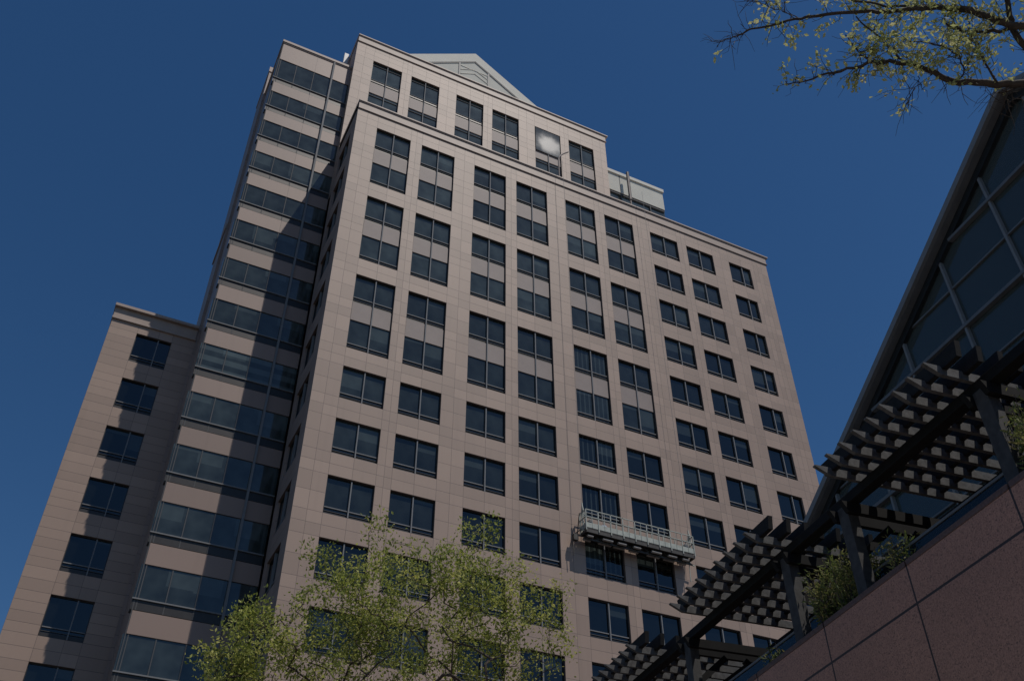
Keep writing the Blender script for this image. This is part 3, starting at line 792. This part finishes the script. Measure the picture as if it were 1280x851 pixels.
leaves_mesh('crown', 'leaf_spring', lp, ld, .074, Tr, narrow=.48, seed=3, tone=tone)

# tree whose boughs reach in from the upper right
DB = 11.0
trunk_top = at(1420, 160, DB+.3)
base = Vector((trunk_top.x+.35, trunk_top.y-.15, 0))
Tb = empty('overhanging_tree', base); tag(Tb, 'sparse spring tree with dark boughs reaching in from the upper right', 'tree')
rb = np.random.default_rng(21); pyr = random.Random(5)
wd_ = MB(); twl = []; tdl = []
def loc(p): return Vector(p)-base
def bough(pix, r0, r1, dz0=0, dz1=0, n=5):
    r0 *= .66; r1 *= .8
    P = []
    for i, (u, v) in enumerate(pix):
        t = i/(len(pix)-1); P.append(loc(at(u, v, DB+dz0+(dz1-dz0)*t)))
    Q = []
    for i in range(len(P)-1):
        for q in range(4):
            t = q/4; Q.append(P[i].lerp(P[i+1], t)+Vector([pyr.gauss(0, .008) for _ in range(3)]))
    Q.append(P[-1]); R = [r0+(r1-r0)*i/(len(Q)-1) for i in range(len(Q))]
    wd_.tube(Q, R, 7); return Q
wd_.tube([(0, 0, 0), (.03, 0, 1.5), (-.05, .05, 3.2), loc(trunk_top)*.6+Vector((.1, 0, .1)), loc(trunk_top), loc(at(1450, 40, DB+.2)), loc(at(1470, -120, DB+.4))], [.17, .15, .135, .12, .10, .07, .03], 10)
B = []
B.append(bough([(1420, 160), (1340, 120), (1280, 106), (1247, 104), (1198, 103), (1168, 93), (1142, 80), (1122, 78), (1086, 80), (1050, 89), (1017, 97), (985, 106)], .075, .007, .3, -.2))
B.append(bough([(1450, 40), (1350, 30), (1267, 31), (1227, 18), (1191, 11), (1171, 10), (1145, 11), (1109, 15), (1083, 14), (1017, 20), (985, 26), (940, 37), (915, 46), (900, 53)], .07, .005, .2, .6))
B.append(bough([(1070, 22), (1096, 46), (1109, 59), (1129, 76)], .012, .016, .35, 0))
B.append(bough([(1340, 125), (1295, 75), (1270, 45), (1262, 20), (1255, -30)], .06, .03, .2, .5))
B.append(bough([(1267, 36), (1232, 40), (1204, 39), (1180, 28)], .03, .012, .3, .2))
B.append(bough([(1165, 8), (1109, 8), (1063, 0), (1010, -10)], .022, .012, .4, .7))
B.append(bough([(1058, 44), (1066, 57), (1077, 70), (1095, 79)], .008, .010, .1, 0))
B.append(bough([(1150, 95), (1144, 110), (1136, 125)], .007, .003))
B.append(bough([(1247, 104), (1232, 80), (1222, 55), (1210, 40)], .018, .01, .1, .3))
B.append(bough([(1330, 60), (1290, -10), (1220, -60)], .05, .02, .3, .9))
B.append(bough([(1198, 103), (1204, 88), (1198, 70), (1170, 55), (1130, 50)], .013, .006, .0, -.3))
B.append(bough([(1000, 24), (975, 14), (950, 4), (920, -6)], .008, .003, .55, .9))
B.append(bough([(1280, 106), (1250, 118), (1262, 128)], .012, .006, .3, .2))
def leafden(u, v):
    """how leafy the crown is: bare towards the far left tips, thick at the upper right"""
    a = max(0, min(1, (u-905)/(130 if v > 30 else 230))); b = max(0, min(1, (135-v)/120))
    return a*(.35+.65*b) if u < 1160 else .34+.36*b
for bi, Q in enumerate(B):
    for i in range(2, len(Q)):
        for rep in range(3):
            if pyr.random() > .62: continue
            p = Q[i]; d = (Q[i]-Q[i-1]).normalized()
            dd = (d*.6+Vector([pyr.gauss(0, .6) for _ in range(3)])).normalized(); L_ = pyr.uniform(.10, .42)*(.6 if i > len(Q)*.8 else 1)
            mid = p+dd*L_*.5+Vector([pyr.gauss(0, .02) for _ in range(3)]); end = p+dd*L_+Vector((0, 0, pyr.uniform(-.04, .06)))
            m1 = p.lerp(mid, .5)+Vector([pyr.gauss(0, .014) for _ in range(3)]); m2 = mid.lerp(end, .5)+Vector([pyr.gauss(0, .014) for _ in range(3)]); wd_.tube([p, m1, mid, m2, end], [.0045, .0036, .003, .0024, .0016], 4)
            twl.append((p, mid, end))
tw_ = list(twl)
for p, mid, end in tw_:
    if pyr.random() < .55:
        d2 = ((end-p).normalized()*.7+Vector([pyr.gauss(0, .5) for _ in range(3)])).normalized(); e2 = mid+d2*pyr.uniform(.1, .35)
        wd_.tube([mid, (mid+e2)/2+Vector([pyr.gauss(0, .012) for _ in range(3)]), e2], [.003, .0023, .0014], 4); twl.append((mid, (mid+e2)/2, e2))
o = wd_.build('trunk', 'bark', Tb)
for p in o.data.polygons: p.use_smooth = True
lp = []; ld = []; tone = []
for p, mid, end in twl:
    wpt = end+base-CAM; zc = wpt.dot(CF); u = 640+FPX*wpt.dot(CR)/zc; v = 425.5-FPX*wpt.dot(CU)/zc
    dn_ = leafden(u, v)
    if pyr.random() > dn_*.85+.04 or (u > 1130 and v > 108): continue
    t0 = pyr.uniform(.2, .9)
    for q in range(int(8+18*dn_*pyr.random())):
        t = pyr.uniform(.35, 1.05); b_ = p.lerp(end, t)
        lp.append(tuple(b_+Vector([pyr.gauss(0, .035) for _ in range(3)]))); ld.append(tuple((end-p).normalized()*.6+Vector([pyr.gauss(0, .6) for _ in range(3)]))); tone.append(t0)
leaves_mesh('crown', 'leaf_high', lp, ld, .06, Tb, narrow=.55, seed=9, up=.1, tone=tone)

# shrubs in the planter behind the coping
def hpt(n, h, z, deg=8.6):
    a = math.radians(deg); return Vector((CAM.x+math.sin(a)*h+math.cos(a)*n, CAM.y+math.cos(a)*h-math.sin(a)*n, z))
def shrub(n, h, height, spread, stems, seed, label, size=.10):
    e = empty('planter_shrub', hpt(n, h, zt-.12)); tag(e, label, 'shrub', 'shrubs in the planter above the granite wall')
    r = np.random.default_rng(seed); mb = MB(); lp = []; ld = []; tone = []
    for s in range(stems):
        a = r.uniform(0, 6.28); q = r.uniform(0, 1)**.5*spread
        p0 = np.array([math.cos(a)*q*.35, math.sin(a)*q*.35, 0]); hh = height*r.uniform(.55, 1.05)
        p1 = np.array([math.cos(a)*q, math.sin(a)*q, hh]); pm = (p0+p1)/2+r.normal(0, .05, 3)
        mb.tube([p0, pm, p1], [.009, .007, .003], 5)
        tn = r.uniform(.1, .9)
        for k in range(int(34*hh)):
            t = r.uniform(.12, 1.03); c = p0*(1-t)**2+2*pm*t*(1-t)+p1*t*t
            lp.append(c+r.normal(0, .05, 3)); ld.append(np.array([math.cos(a), math.sin(a), .5])+r.normal(0, .6, 3)); tone.append(tn)
    mb.build('stem', 'bark', e); leaves_mesh('foliage', 'leaf_shrub', lp, ld, size, e, narrow=.3, seed=seed+50, tone=tone)
shrub(9.72, 12.78, 1.5, .36, 62, 1, 'yellow green slender shrub beside the pergola post, brightest and furthest left of a close trio')
shrub(9.75, 12.2, 1.45, .38, 62, 2, 'grey green feathery shrub in the middle of a close trio between two pergola posts')
shrub(9.8, 11.72, 1.3, .32, 46, 3, 'dim grey green shrub tight against the left of a pergola post')
shrub(9.75, 10.95, 1.05, .26, 30, 4, 'small dark shrub to the right of the pergola post above the coping')
shrub(9.7, 7.72, 1.35, .34, 60, 5, 'bright yellow green shrub at the right edge under the pergola')
shrub(9.75, 14.6, .8, .34, 24, 6, 'low dark trailing shrub at the lower end of the coping')
